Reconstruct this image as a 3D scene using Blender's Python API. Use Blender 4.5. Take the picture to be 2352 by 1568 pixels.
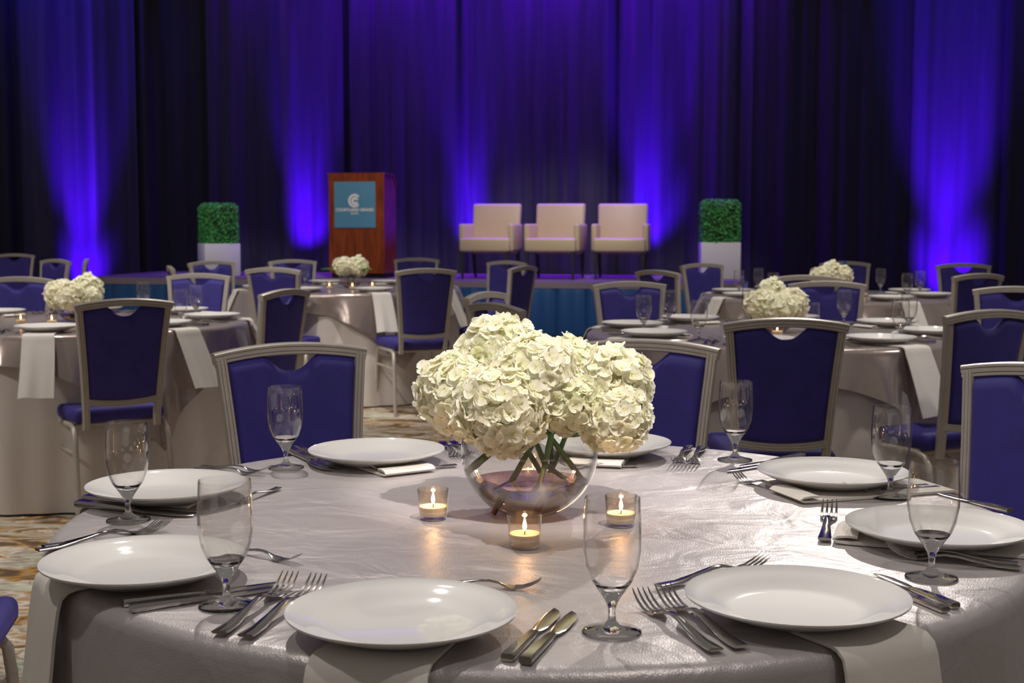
import bpy, bmesh, math, random
from mathutils import Vector, Matrix
PI = math.pi
S = bpy.context.scene
for o in list(bpy.data.objects): bpy.data.objects.remove(o)
COL = S.collection

# ---------------------------------------------------------------- camera, world, lights, exposure
F = 3100.0; CX, CY = 1176.0, 784.0; CAMZ = 1.25
PITCH = math.atan(274.0/F)
cd = bpy.data.cameras.new('camera'); cam = bpy.data.objects.new('camera', cd); COL.objects.link(cam)
cam.location = (0, 0, CAMZ); cam.rotation_euler = (PI/2-PITCH, 0, 0)
cd.sensor_width = 36.0; cd.lens = F*36/2352
cd.clip_start = 0.05; cd.clip_end = 100
cd.dof.use_dof = True; cd.dof.focus_distance = 2.25; cd.dof.aperture_fstop = 10
S.camera = cam
S.view_settings.view_transform = 'Standard'; S.view_settings.look = 'None'
S.view_settings.exposure = 0.0; S.view_settings.gamma = 1.0; S.view_settings.use_curve_mapping = False
w = bpy.data.worlds.new('world'); S.world = w; w.use_nodes = True
w.node_tree.nodes['Background'].inputs[0].default_value = (1.0, 0.90, 0.84, 1)
w.node_tree.nodes['Background'].inputs[1].default_value = 0.14

def spot(name, loc, target, power, color, size=60, blend=0.6, radius=0.06):
    l = bpy.data.lights.new(name, 'SPOT'); l.energy = power; l.color = color
    l.spot_size = math.radians(size); l.spot_blend = blend; l.shadow_soft_size = radius
    o = bpy.data.objects.new(name, l); COL.objects.link(o); o.location = loc
    o.rotation_euler = (Vector(target)-Vector(loc)).to_track_quat('-Z', 'Y').to_euler()
    return o
WARM = (1.0, 0.93, 0.86)
# recessed ceiling downlights
spot('downlight', (-0.85, 4.2, 3.9), (0.05, 2.4, 0.9), 270, WARM, 46, 0.5, 0.035)
spot('downlight', (2.05, 8.4, 3.95), (0.35, 2.4, 0.8), 400, WARM, 26, 0.5, 0.05)
spot('downlight', (0.75, 0.9, 3.9), (0.10, 2.3, 1.0), 520, WARM, 12, 0.5, 0.03)
spot('downlight', (0.9, 0.7, 3.9), (0.25, 2.4, 1.0), 110, WARM, 44, 0.6, 0.05)
spot('downlight', (-1.6, 1.2, 3.9), (-0.5, 2.6, 0.8), 90, WARM, 60, 0.6, 0.05)
spot('downlight', (-2.4, 5.6, 3.9), (-2.2, 7.0, 0.8), 260, WARM, 60, 0.6, 0.05)
spot('downlight', (-1.2, 8.3, 3.9), (-2.0, 6.8, 0.8), 200, WARM, 60, 0.6, 0.05)
spot('downlight', (-1.0, 8.2, 3.9), (-1.2, 9.7, 0.8), 260, WARM, 60, 0.6, 0.05)
spot('downlight', (1.0, 4.6, 3.9), (1.2, 6.3, 0.8), 190, WARM, 60, 0.6, 0.05)
spot('downlight', (2.2, 7.9, 3.9), (1.3, 6.4, 0.8), 170, WARM, 60, 0.6, 0.05)
spot('downlight', (2.0, 7.6, 3.9), (2.1, 8.9, 0.8), 260, WARM, 60, 0.6, 0.05)
spot('downlight', (-3.6, 9.4, 3.9), (-3.6, 11.2, 0.8), 260, WARM, 70, 0.6, 0.05)
spot('downlight', (-2.0, 4.6, 3.9), (-1.9, 4.55, 0.0), 260, WARM, 34, 0.7, 0.05)
# narrow spots added to brighten the background centrepieces
spot('bouquet_fill', (-1.7, 5.2, 3.9), (-2.12, 6.55, 0.92), 170, WARM, 12, 0.5, 0.03)
spot('bouquet_fill', (0.9, 4.6, 3.9), (1.16, 5.9, 0.92), 170, WARM, 12, 0.5, 0.03)
spot('bouquet_fill', (-1.0, 8.6, 3.9), (-1.18, 9.88, 0.95), 170, WARM, 12, 0.5, 0.03)
spot('bouquet_fill', (1.8, 7.6, 3.9), (2.1, 8.85, 0.92), 170, WARM, 12, 0.5, 0.03)
# added low side lights, no known source, raking across the hanging cloths
spot('cloth_fill', (-4.6, 4.2, 2.9), (-2.2, 6.2, 0.4), 130, WARM, 50, 0.8, 0.12)
spot('cloth_fill', (3.9, 4.4, 2.9), (1.3, 5.6, 0.4), 90, WARM, 44, 0.8, 0.12)
spot('cloth_fill', (-3.6, 6.4, 3.2), (-1.2, 9.2, 0.4), 150, WARM, 40, 0.8, 0.12)
# theatre spots on the stage furniture
spot('stage_light', (-1.4, 12.9, 4.9), (-1.65, 16.0, 1.1), 400, (1.0, 0.88, 0.76), 26, 0.7, 0.08)
spot('stage_light', (0.85, 12.6, 4.9), (0.5, 15.9, 1.1), 420, (1.0, 0.88, 0.74), 34, 0.7, 0.08)
spot('stage_light', (-3.1, 13.3, 4.9), (-3.5, 16.6, 1.1), 330, (1.0, 0.97, 0.94), 20, 0.7, 0.08)
spot('stage_light', (2.6, 12.4, 4.9), (2.35, 15.5, 1.1), 330, (1.0, 0.95, 0.90), 20, 0.7, 0.08)
spot('skirt_fill', (0.2, 9.8, 4.4), (0.2, 14.8, 0.3), 300, (0.9, 0.95, 1.0), 50, 0.8, 0.08)  # this pair is added only to brighten the teal skirt
spot('skirt_fill', (-3.6, 11.2, 4.4), (-3.6, 15.6, 0.3), 160, (0.9, 0.95, 1.0), 40, 0.8, 0.08)

# the room's turned axis: the backdrop runs at -12 degrees to the view
A12 = math.radians(-12.0)
def curt(X, off=0.0):            # point on backdrop line, off = metres in front of it
    return (X - off*0.2079, 17.25 - 0.2126*X - off*0.978)
def cx_at(px):      # X on the backdrop line for an image column
    t = (px-CX)/F; return 17.15*t/(1+0.2126*t)
VIO = (0.10, 0.0, 1.0)
def uplight(px, z0, power, off=0.55, aim=2.3, size=50, col=VIO, blend=1.0):
    X = cx_at(px); x, y = curt(X, off); tx, ty = curt(X, 0.0)
    spot('uplight', (x, y, z0), (tx, ty, z0+aim), power, col, size, blend, 0.12)
for px_, z_, p_, of_ in ((205, 0.05, 3000, 0.75), (716, 0.65, 1800, 0.55), (1080, 0.65, 1300, 0.5), (1492, 0.65, 2100, 0.55), (2175, 0.05, 4200, 0.75)):
    uplight(px_, z_, p_, of_, 2.9, 33)
    uplight(px_+8, z_, p_*0.42, of_+0.2, 0.8, 44, VIO, 1.0)
# added violet fill from unseen lamps set steeply above the drapes
def wash(px, power, col=(0.17, 0.0, 1.0), size=100, zt=1.6):
    X = cx_at(px); x, y = curt(X, 0.62); tx, ty = curt(X, 0.0)
    spot('drape_fill', (x, y, 5.6), (tx, ty, zt), power, col, size, 1.0, 0.15)
wash(650, 240); wash(930, 760); wash(1290, 1100); wash(1600, 600)
wash(90, 150, (0.03, 0.0, 1.0)); wash(240, 120, (0.03, 0.0, 1.0)); wash(2170, 200, (0.03, 0.0, 1.0)); wash(2330, 80, (0.02, 0.0, 1.0))

# ---------------------------------------------------------------- pixel <-> place helpers (the camera's own geometry)
def ray(px, py):
    d = Vector(((px-CX)/F, 1.0, (CY-py)/F))
    c, s = math.cos(PITCH), math.sin(PITCH)
    return Vector((d.x, d.y*c + d.z*s, -d.y*s + d.z*c))
def ground(px, py, z):
    d = ray(px, py); t = (z-CAMZ)/d.z
    return Vector((d.x*t, d.y*t, z))
def atY(px, py, Y):
    d = ray(px, py); t = Y/d.y
    return Vector((d.x*t, Y, CAMZ+d.z*t))

# ---------------------------------------------------------------- materials
def newmat(name):
    m = bpy.data.materials.new(name); m.use_nodes = True
    return m, m.node_tree, m.node_tree.nodes['Principled BSDF']
def mat(name, col, rough=0.5, metal=0.0, spec=0.5, var=0.0, vscale=8, bump=0.0, bscale=100, sheen=0.0, coat=0.0, sub=0.0, stretch=(1,1,1), bdist=0.002, detail=3):
    m, nt, b = newmat(name)
    b.inputs['Base Color'].default_value = (*col, 1); b.inputs['Roughness'].default_value = rough
    b.inputs['Metallic'].default_value = metal; b.inputs['Specular IOR Level'].default_value = spec
    b.inputs['Sheen Weight'].default_value = sheen; b.inputs['Coat Weight'].default_value = coat
    b.inputs['Coat Roughness'].default_value = 0.05
    if sub: b.inputs['Subsurface Weight'].default_value = sub; b.inputs['Subsurface Radius'].default_value = (0.01, 0.008, 0.005)
    tc = nt.nodes.new('ShaderNodeTexCoord'); mp = nt.nodes.new('ShaderNodeMapping')
    mp.inputs['Scale'].default_value = stretch; nt.links.new(tc.outputs['Object'], mp.inputs[0])
    if var:
        n = nt.nodes.new('ShaderNodeTexNoise'); n.inputs['Scale'].default_value = vscale; n.inputs['Detail'].default_value = 4
        nt.links.new(mp.outputs[0], n.inputs['Vector'])
        r = nt.nodes.new('ShaderNodeValToRGB'); r.color_ramp.elements[0].position = 0.3; r.color_ramp.elements[1].position = 0.7
        r.color_ramp.elements[0].color = (*[c*(1-var) for c in col], 1); r.color_ramp.elements[1].color = (*[min(1, c*(1+var)) for c in col], 1)
        nt.links.new(n.outputs[0], r.inputs[0]); nt.links.new(r.outputs[0], b.inputs['Base Color'])
    if bump:
        n = nt.nodes.new('ShaderNodeTexNoise'); n.inputs['Scale'].default_value = bscale; n.inputs['Detail'].default_value = detail
        nt.links.new(mp.outputs[0], n.inputs['Vector'])
        bp = nt.nodes.new('ShaderNodeBump'); bp.inputs['Strength'].default_value = bump; bp.inputs['Distance'].default_value = bdist
        nt.links.new(n.outputs[0], bp.inputs['Height']); nt.links.new(bp.outputs[0], b.inputs['Normal'])
    return m
def weave(name, col, scale=900, rough=0.7, sheen=0.22):
    m = mat(name, col, rough, sheen=sheen, var=0.12, vscale=14)
    nt = m.node_tree; b = nt.nodes['Principled BSDF']
    tc = nt.nodes['Texture Coordinate']
    ws = []
    for d in ('X', 'Z'):
        wv = nt.nodes.new('ShaderNodeTexWave'); wv.bands_direction = d; wv.inputs['Scale'].default_value = scale/6.28
        wv.inputs['Distortion'].default_value = 0.5
        nt.links.new(tc.outputs['Object'], wv.inputs['Vector']); ws.append(wv)
    mx = nt.nodes.new('ShaderNodeMath'); mx.operation = 'MULTIPLY'
    nt.links.new(ws[0].outputs['Fac'], mx.inputs[0]); nt.links.new(ws[1].outputs['Fac'], mx.inputs[1])
    bp = nt.nodes.new('ShaderNodeBump'); bp.inputs['Strength'].default_value = 0.35; bp.inputs['Distance'].default_value = 0.0006
    nt.links.new(mx.outputs[0], bp.inputs['Height']); nt.links.new(bp.outputs[0], b.inputs['Normal'])
    b.inputs['Sheen Tint'].default_value = (0.35, 0.3, 1.0, 1); b.inputs['Sheen Roughness'].default_value = 0.4
    return m
def satin(name, col, rough, metal, crumple, cscale, fine):
    m, nt, b = newmat(name)
    b.inputs['Base Color'].default_value = (*col, 1); b.inputs['Roughness'].default_value = rough
    b.inputs['Metallic'].default_value = metal; b.inputs['Specular IOR Level'].default_value = 0.6
    b.inputs['Sheen Weight'].default_value = 0.25
    tc = nt.nodes.new('ShaderNodeTexCoord')
    mp = nt.nodes.new('ShaderNodeMapping'); mp.inputs['Rotation'].default_value = (0, 0, 0.6); mp.inputs['Scale'].default_value = (1.0, 1.35, 1.0)
    nt.links.new(tc.outputs['Object'], mp.inputs[0])
    n1 = nt.nodes.new('ShaderNodeTexNoise'); n1.inputs['Scale'].default_value = cscale; n1.inputs['Detail'].default_value = 3; n1.inputs['Distortion'].default_value = 0.8
    n2 = nt.nodes.new('ShaderNodeTexNoise'); n2.inputs['Scale'].default_value = 700; n2.inputs['Detail'].default_value = 1
    nt.links.new(mp.outputs[0], n1.inputs['Vector']); nt.links.new(tc.outputs['Object'], n2.inputs['Vector']); n2.inputs['Scale'].default_value = 420
    b1 = nt.nodes.new('ShaderNodeBump'); b1.inputs['Strength'].default_value = 1.0; b1.inputs['Distance'].default_value = crumple
    b2 = nt.nodes.new('ShaderNodeBump'); b2.inputs['Strength'].default_value = fine; b2.inputs['Distance'].default_value = 0.0006
    nt.links.new(n1.outputs[0], b1.inputs['Height']); nt.links.new(n2.outputs[0], b2.inputs['Height'])
    nt.links.new(b1.outputs[0], b2.inputs['Normal']); nt.links.new(b2.outputs[0], b.inputs['Normal'])
    return m
def thinglass(name, tint=(1,1,1), refl=1.0, edge=0.45):
    m = bpy.data.materials.new(name); m.use_nodes = True; nt = m.node_tree
    nt.nodes.remove(nt.nodes['Principled BSDF']); out = nt.nodes['Material Output']
    tr = nt.nodes.new('ShaderNodeBsdfTransparent'); tr.inputs[0].default_value = (*tint, 1)
    gl = nt.nodes.new('ShaderNodeBsdfGlossy'); gl.inputs['Roughness'].default_value = 0.02; gl.inputs[0].default_value = (1, 1, 1, 1)
    fr = nt.nodes.new('ShaderNodeFresnel'); fr.inputs[0].default_value = 1.5
    ge = nt.nodes.new('ShaderNodeNewGeometry'); mr = nt.nodes.new('ShaderNodeMapRange'); mr.inputs[3].default_value = 1.5; mr.inputs[4].default_value = 1/1.5
    nt.links.new(ge.outputs['Backfacing'], mr.inputs[0]); nt.links.new(mr.outputs[0], fr.inputs[0])
    mu = nt.nodes.new('ShaderNodeMath'); mu.operation = 'MULTIPLY'; mu.inputs[1].default_value = refl; mu.use_clamp = True
    mx = nt.nodes.new('ShaderNodeMixShader'); nt.links.new(fr.outputs[0], mu.inputs[0]); nt.links.new(mu.outputs[0], mx.inputs[0])
    nt.links.new(tr.outputs[0], mx.inputs[1]); nt.links.new(gl.outputs[0], mx.inputs[2])
    nt.links.new(mx.outputs[0], out.inputs[0])
    lw = nt.nodes.new('ShaderNodeLayerWeight'); lw.inputs[0].default_value = 0.5
    rp = nt.nodes.new('ShaderNodeValToRGB'); e = rp.color_ramp.elements       # glass is seen edge-on near its outline: longer path, darker
    e[0].position = 0.55; e[0].color = (*tint, 1); e[1].position = 1.0; e[1].color = (edge, edge, edge*1.02, 1)
    nt.links.new(lw.outputs['Facing'], rp.inputs[0]); nt.links.new(rp.outputs[0], tr.inputs[0])
    return m
def realglass(name, col=(1,1,1), ior=1.5, rough=0.0):
    m, nt, b = newmat(name)
    b.inputs['Base Color'].default_value = (*col, 1); b.inputs['Transmission Weight'].default_value = 1.0
    b.inputs['Roughness'].default_value = rough; b.inputs['IOR'].default_value = ior
    return m
def emit(name, col, strength):
    m, nt, b = newmat(name)
    b.inputs['Base Color'].default_value = (*col, 1)
    b.inputs['Emission Color'].default_value = (*col, 1); b.inputs['Emission Strength'].default_value = strength
    return m

M = {}
M['cloth'] = satin('taupe_satin', (0.475, 0.435, 0.44), 0.38, 0.40, 0.0075, 7.0, 0.7)
M['overlay'] = satin('satin_overlay', (0.44, 0.36, 0.33), 0.24, 0.62, 0.003, 7.0, 0.2)
M['under'] = satin('matte_undercloth', (0.66, 0.60, 0.56), 0.6, 0.05, 0.002, 5.0, 0.2)
M['napkin'] = mat('napkin_linen', (0.72, 0.68, 0.63), 0.8, bump=0.4, bscale=900, sheen=0.2, bdist=0.0006)
M['china'] = mat('white_china', (0.73, 0.715, 0.70), 0.5, spec=0.3, coat=0.7)
M['steel'] = mat('polished_steel', (0.54, 0.52, 0.50), 0.13, metal=1.0, bump=0.05, bscale=60, bdist=0.0005)
M['frame'] = mat('champagne_metal', (0.50, 0.455, 0.40), 0.38, metal=0.3, var=0.05, vscale=20)
M['blue'] = weave('navy_upholstery', (0.030, 0.021, 0.21))
M['glass'] = thinglass('thin_glass', (0.99, 0.985, 0.98), 1.3)
M['solid_glass'] = realglass('solid_glass')
M['votive_glass'] = thinglass('votive_glass', (0.97, 0.93, 0.88), 1.5)
M['water'] = realglass('tinted_water', (0.66, 0.42, 0.32), 1.33)
M['wax'] = mat('candle_wax', (0.90, 0.78, 0.62), 0.5, sub=0.5)
M['wick'] = mat('black_wick', (0.01, 0.01, 0.01), 0.8)
M['flame'] = emit('flame', (1.0, 0.66, 0.32), 9)
M['leather'] = mat('cream_leather', (0.56, 0.45, 0.28), 0.42, spec=0.5, bump=0.15, bscale=120)
M['darkwood'] = mat('dark_wood', (0.03, 0.03, 0.035), 0.3)
M['mahogany'] = mat('mahogany', (0.21, 0.036, 0.006), 0.28, var=0.45, vscale=5, stretch=(5, 5, 0.6), coat=0.3)
M['black'] = mat('black_plinth', (0.01, 0.01, 0.012), 0.6)
M['sign'] = mat('sign_blue', (0.085, 0.27, 0.42), 0.5, var=0.06, vscale=3)
M['white'] = mat('white_lettering', (0.8, 0.8, 0.8), 0.5)
M['planter'] = mat('planter_white', (0.66, 0.63, 0.63), 0.45)
M['tape'] = mat('blue_tape', (0.02, 0.18, 0.6), 0.6)
M['deck'] = mat('stage_carpet', (0.16, 0.115, 0.125), 0.85, var=0.25, vscale=30)
M['trim'] = mat('stage_edge_trim', (0.30, 0.24, 0.24), 0.5)
M['skirt'] = mat('teal_skirt', (0.004, 0.085, 0.24), 0.55, sheen=0.3, bump=0.1, bscale=60)
M['wall'] = mat('dark_wall', (0.02, 0.02, 0.025), 0.8)
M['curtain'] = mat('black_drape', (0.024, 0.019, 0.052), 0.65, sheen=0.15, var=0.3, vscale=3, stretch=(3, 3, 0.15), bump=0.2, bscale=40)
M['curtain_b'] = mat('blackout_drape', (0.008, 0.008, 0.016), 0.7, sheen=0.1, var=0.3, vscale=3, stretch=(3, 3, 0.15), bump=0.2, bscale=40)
M['tabletop'] = mat('plywood', (0.25, 0.16, 0.09), 0.6)

def vcol_mat(name, rough=0.6, trans=0.25, spec=0.3):
    m, nt, b = newmat(name); b.inputs['Roughness'].default_value = rough; b.inputs['Specular IOR Level'].default_value = spec
    at = nt.nodes.new('ShaderNodeAttribute'); at.attribute_name = 'tint'
    nt.links.new(at.outputs['Color'], b.inputs['Base Color'])
    tl = nt.nodes.new('ShaderNodeBsdfTranslucent'); nt.links.new(at.outputs['Color'], tl.inputs[0])
    mx = nt.nodes.new('ShaderNodeMixShader'); mx.inputs[0].default_value = trans
    nt.links.new(b.outputs[0], mx.inputs[1]); nt.links.new(tl.outputs[0], mx.inputs[2])
    nt.links.new(mx.outputs[0], nt.nodes['Material Output'].inputs[0])
    return m
M['petal'] = vcol_mat('hydrangea_petals', 0.55, 0.45)
M['leaf'] = vcol_mat('boxwood_leaves', 0.5, 0.2, 0.4)
M['stem'] = vcol_mat('flower_stem', 0.4, 0.0, 0.5)

def carpet_mat():
    m, nt, b = newmat('patterned_carpet'); b.inputs['Roughness'].default_value = 0.95; b.inputs['Specular IOR Level'].default_value = 0.1
    tc = nt.nodes.new('ShaderNodeTexCoord'); mp = nt.nodes.new('ShaderNodeMapping')
    mp.inputs['Rotation'].default_value = (0, 0, 0.25); mp.inputs['Scale'].default_value = (1.0, 2.2, 1.0)
    nt.links.new(tc.outputs['Object'], mp.inputs[0])
    n = nt.nodes.new('ShaderNodeTexNoise'); n.inputs['Scale'].default_value = 3.6; n.inputs['Detail'].default_value = 4; n.inputs['Distortion'].default_value = 1.6
    nt.links.new(mp.outputs[0], n.inputs['Vector'])
    r = nt.nodes.new('ShaderNodeValToRGB'); r.color_ramp.interpolation = 'LINEAR'
    e = r.color_ramp.elements; e[0].position = 0.30; e[0].color = (0.13, 0.08, 0.055, 1); e[1].position = 0.72; e[1].color = (0.72, 0.67, 0.57, 1)
    for p, c in ((0.40, (0.17, 0.115, 0.075)), (0.445, (0.50, 0.27, 0.06)), (0.475, (0.36, 0.28, 0.21)), (0.52, (0.70, 0.63, 0.52)), (0.57, (0.30, 0.21, 0.15)), (0.62, (0.45, 0.48, 0.38))):
        x = e.new(p); x.color = (*c, 1)
    nt.links.new(n.outputs[0], r.inputs[0]); nt.links.new(r.outputs[0], b.inputs['Base Color'])
    return m
M['carpet'] = carpet_mat()

# ---------------------------------------------------------------- mesh helpers
def mesh(name, verts, faces, m, smooth=True, cols=None):
    me = bpy.data.meshes.new(name); me.from_pydata([tuple(v) for v in verts], [], faces)
    me.materials.append(m)
    if smooth: me.polygons.foreach_set('use_smooth', [True]*len(me.polygons))
    if cols:
        a = me.color_attributes.new('tint', 'FLOAT_COLOR', 'POINT')
        a.data.foreach_set('color', [c for v in cols for c in (v[0], v[1], v[2], 1.0)])
    me.update()
    return me
def obj(name, me, parent=None, loc=None, rotz=None):
    o = bpy.data.objects.new(name, me); COL.objects.link(o)
    if parent is not None: o.parent = parent
    if loc is not None: o.location = loc
    if rotz is not None: o.rotation_euler = (0, 0, rotz)
    return o
def tag(o, label, cat, group=None):
    o['label'] = label; o['category'] = cat
    if group: o['group'] = group
    return o
def empty(name, loc=(0,0,0), rotz=0.0):
    o = bpy.data.objects.new(name, None); COL.objects.link(o); o.location = loc; o.rotation_euler = (0, 0, rotz)
    o.empty_display_size = 0.1
    return o
def struct(o): o['kind'] = 'structure'; return o
def copy_tree(o, parent=None):
    c = o.copy(); COL.objects.link(c)
    if parent is not None: c.parent = parent
    for ch in o.children: copy_tree(ch, c)
    return c
class MB:
    def __init__(s): s.v = []; s.f = []; s.c = []
    def add(s, vs, fs, col=None):
        n = len(s.v); s.v += [Vector(v) for v in vs]; s.f += [tuple(i+n for i in f) for f in fs]
        if col is not None: s.c += [col]*len(vs)
        return s
    def lathe(s, prof, seg=32, close_ends=True):
        vs = []; fs = []; n = len(prof)
        for (r, z) in prof:
            for k in range(seg):
                a = 2*PI*k/seg; vs.append((r*math.cos(a), r*math.sin(a), z))
        for i in range(n-1):
            for k in range(seg):
                k2 = (k+1) % seg; fs.append((i*seg+k, i*seg+k2, (i+1)*seg+k2, (i+1)*seg+k))
        return s.add(vs, fs)
    def sweep(s, path, section, side=(0,1,0), caps=True, scales=None):
        path = [Vector(p) for p in path]; n = len(path); m = len(section); vs = []; fs = []
        for i, p in enumerate(path):
            t = (path[min(i+1, n-1)]-path[max(i-1, 0)]).normalized()
            sd = Vector(side); sd = (sd - t*sd.dot(t)).normalized(); nn = t.cross(sd)
            sc = scales[i] if scales else 1.0
            if not isinstance(sc, (tuple, list)): sc = (sc, sc)
            for (a, b) in section: vs.append(p + nn*a*sc[0] + sd*b*sc[1])
        for i in range(n-1):
            for k in range(m):
                k2 = (k+1) % m; fs.append((i*m+k, i*m+k2, (i+1)*m+k2, (i+1)*m+k))
        if caps: fs.append(tuple(range(m-1, -1, -1))); fs.append(tuple((n-1)*m+k for k in range(m)))
        return s.add(vs, fs)
    def tube(s, path, r, seg=10, side=(0.13,1,0.07), caps=True):
        sec = [(math.cos(2*PI*k/seg), math.sin(2*PI*k/seg)) for k in range(seg)]
        rr = r if isinstance(r, (list, tuple)) else [r]*len(path)
        return s.sweep(path, sec, side, caps, rr)
    def box(s, lo, hi, bev=0.0, seg=2, fn=None):
        bm = bmesh.new(); bmesh.ops.create_cube(bm, size=1.0)
        for v in bm.verts:
            v.co = Vector([lo[i]+(v.co[i]+0.5)*(hi[i]-lo[i]) for i in range(3)])
        if bev: bmesh.ops.bevel(bm, geom=bm.edges[:], offset=bev, segments=seg, profile=0.5, affect='EDGES')
        if fn:
            for v in bm.verts: v.co = Vector(fn(v.co))
        bm.verts.index_update()
        s.add([v.co.copy() for v in bm.verts], [tuple(v.index for v in f.verts) for f in bm.faces]); bm.free()
        return s
    def mesh(s, name, m, smooth=True):
        me = mesh(name, s.v, s.f, m, smooth, s.c if s.c else None)
        bm = bmesh.new(); bm.from_mesh(me); bmesh.ops.recalc_face_normals(bm, faces=bm.faces); bm.to_mesh(me); bm.free()
        if smooth:
            try: me.set_sharp_from_angle(angle=math.radians(50))
            except Exception: pass
        return me

# ---------------------------------------------------------------- room shell
fl = MB().box((-11, -1, -0.05), (11, 22.5, 0.0)); struct(obj('floor', fl.mesh('floor', M['carpet'], False)))
wb = MB().box((-11.5, 0.9, 0), (11.5, 1.05, 5.6)); o = struct(obj('wall_back', wb.mesh('wall_back', M['wall'], False)))
o.location = (0, 17.1, 0); o.rotation_euler = (0, 0, A12)

# backdrop: hanging drape panels
def curtain_panel(x0, x1, seed, amp, m, label, off=0.0):
    rnd = random.Random(seed); n = max(8, int((x1-x0)/0.018)); nz = 9; vs = []; fs = []
    k = [(rnd.uniform(24, 34), rnd.uniform(0, 6), 0.30), (rnd.uniform(11, 17), rnd.uniform(0, 6), 0.55), (rnd.uniform(48, 62), rnd.uniform(0, 6), 0.10), (rnd.uniform(3, 6), rnd.uniform(0, 6), 0.7), (rnd.uniform(7, 9), rnd.uniform(0, 6), 0.5)]
    for j in range(nz+1):
        z = 0.01 + 5.2*j/nz
        for i in range(n+1):
            x = x0+(x1-x0)*i/n
            env = 0.45+0.55*math.sin(x*2.3+seed)**2
            d = sum(a*(env if f > 9 else 1)*math.sin(f*x+p+0.7*math.sin(x*2.1+p)+0.05*math.sin(z*1.3+p)) for f, p, a in k)*amp*1.5
            X, Y = curt(x, 0.10+off+d); vs.append((X, Y, z))
    for j in range(nz):
        for i in range(n): fs.append((j*(n+1)+i, j*(n+1)+i+1, (j+1)*(n+1)+i+1, (j+1)*(n+1)+i))
    tag(obj('drape_panel', mesh('drape_panel', vs, fs, m)), label, 'curtain', 'drapes across the back of the room')
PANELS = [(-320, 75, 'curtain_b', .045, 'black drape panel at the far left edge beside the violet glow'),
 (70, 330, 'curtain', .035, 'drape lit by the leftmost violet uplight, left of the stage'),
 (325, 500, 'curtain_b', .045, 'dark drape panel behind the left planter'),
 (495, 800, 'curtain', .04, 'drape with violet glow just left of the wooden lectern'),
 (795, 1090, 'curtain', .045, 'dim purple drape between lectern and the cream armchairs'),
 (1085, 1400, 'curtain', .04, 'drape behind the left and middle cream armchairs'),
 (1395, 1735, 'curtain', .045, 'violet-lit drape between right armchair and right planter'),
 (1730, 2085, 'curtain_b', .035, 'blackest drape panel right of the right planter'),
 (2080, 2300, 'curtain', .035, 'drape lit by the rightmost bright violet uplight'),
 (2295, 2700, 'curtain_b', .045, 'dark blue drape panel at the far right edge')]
for i, (a, b, mm, amp, lab) in enumerate(PANELS):
    curtain_panel(cx_at(a), cx_at(b), 11+i, amp, M[mm], lab, 0.085*(i % 2))

# ---------------------------------------------------------------- stage
SZ = 0.60
stage = tag(empty('stage_platform'), 'low stage platform with mauve carpet top and teal pleated skirt', 'stage')
SX0, SX1, SD = -4.62, 2.88, 2.35
def st(x, off, z): X, Y = curt(x, off); return (X, Y, z)
def slab(x0, x1, o0, o1, z0, z1):
    c = [st(x0, o1, z0), st(x1, o1, z0), st(x1, o0, z0), st(x0, o0, z0), st(x0, o1, z1), st(x1, o1, z1), st(x1, o0, z1), st(x0, o0, z1)]
    return MB().add(c, [(0,3,2,1),(4,5,6,7),(0,1,5,4),(1,2,6,5),(2,3,7,6),(3,0,4,7)])
obj('deck', slab(SX0, SX1, 0.25, SD, SZ-0.04, SZ).mesh('deck', M['deck'], False), stage)
obj('edge_trim', slab(SX0-0.01, SX1+0.01, SD, SD+0.02, SZ-0.07, SZ+0.002).mesh('edge_trim', M['trim'], False), stage)
def skirt_pts():
    L = []
    a, b = SX0, SX1
    path = [('L', t) for t in [i/60 for i in range(60)]] + [('F', t) for t in [i/700 for i in range(701)]] + [('R', t) for t in [i/60 for i in range(61)]]
    for kind, t in path:
        if kind == 'F':
            x = a+(b-a)*t; ph = (x*3.1) % 1.0
            d = 0.007*math.sin(x*38)+0.006*math.sin(x*17+1) - (0.03 if ph < 0.06 else 0)
            L.append((x, SD+0.03+d))
        elif kind == 'L': L.append((a-0.02+0.02*math.sin(t*80), 0.3+t*(SD-0.3)))
        else: L.append((b+0.02+0.02*math.sin(t*80), SD-t*(SD-0.3)))
    return L
L = skirt_pts(); vs = []; fs = []; n = len(L)
for j, z in enumerate((0.01, 0.47, SZ-0.06)):
    for (x, of) in L: vs.append(st(x, SD+0.008 if z > .5 and SX0 <= x <= SX1 and of > SD-0.06 else of, z))
for j in range(2):
    for i in range(n-1): fs.append((j*n+i, j*n+i+1, (j+1)*n+i+1, (j+1)*n+i))
obj('skirt', mesh('skirt', vs, fs, M['skirt']), stage)

# lectern
g = ground(834, 637, SZ)
lect = tag(empty('lectern', g, math.radians(-13)), 'mahogany lectern on the stage with a square blue sign', 'lectern'); lect.scale = (0.93, 0.93, 0.93)
Wl, Hl, Dl = 0.365, 1.29, 0.42
def lect_body(x, z0, z1):    # side outline with the sloped top, in y (depth) / z
    return
def prism(poly, x0, x1):      # polygon in (y,z) extruded along x
    n = len(poly); vs = [(x0, y, z) for y, z in poly]+[(x1, y, z) for y, z in poly]
    fs = [tuple(range(n-1, -1, -1)), tuple(range(n, 2*n))]+[(i, (i+1) % n, n+(i+1) % n, n+i) for i in range(n)]
    return MB().add(vs, fs)
side = [(-0.21, 0.06), (0.24, 0.06), (0.24, 1.14), (0.10, Hl-0.01), (-0.21, Hl-0.01)]
obj('side_panel', prism(side, -Wl, -Wl+0.025).mesh('side_panel', M['mahogany'], False), lect)
obj('side_panel', prism(side, Wl-0.025, Wl).mesh('side_panel', M['mahogany'], False), lect)
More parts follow.
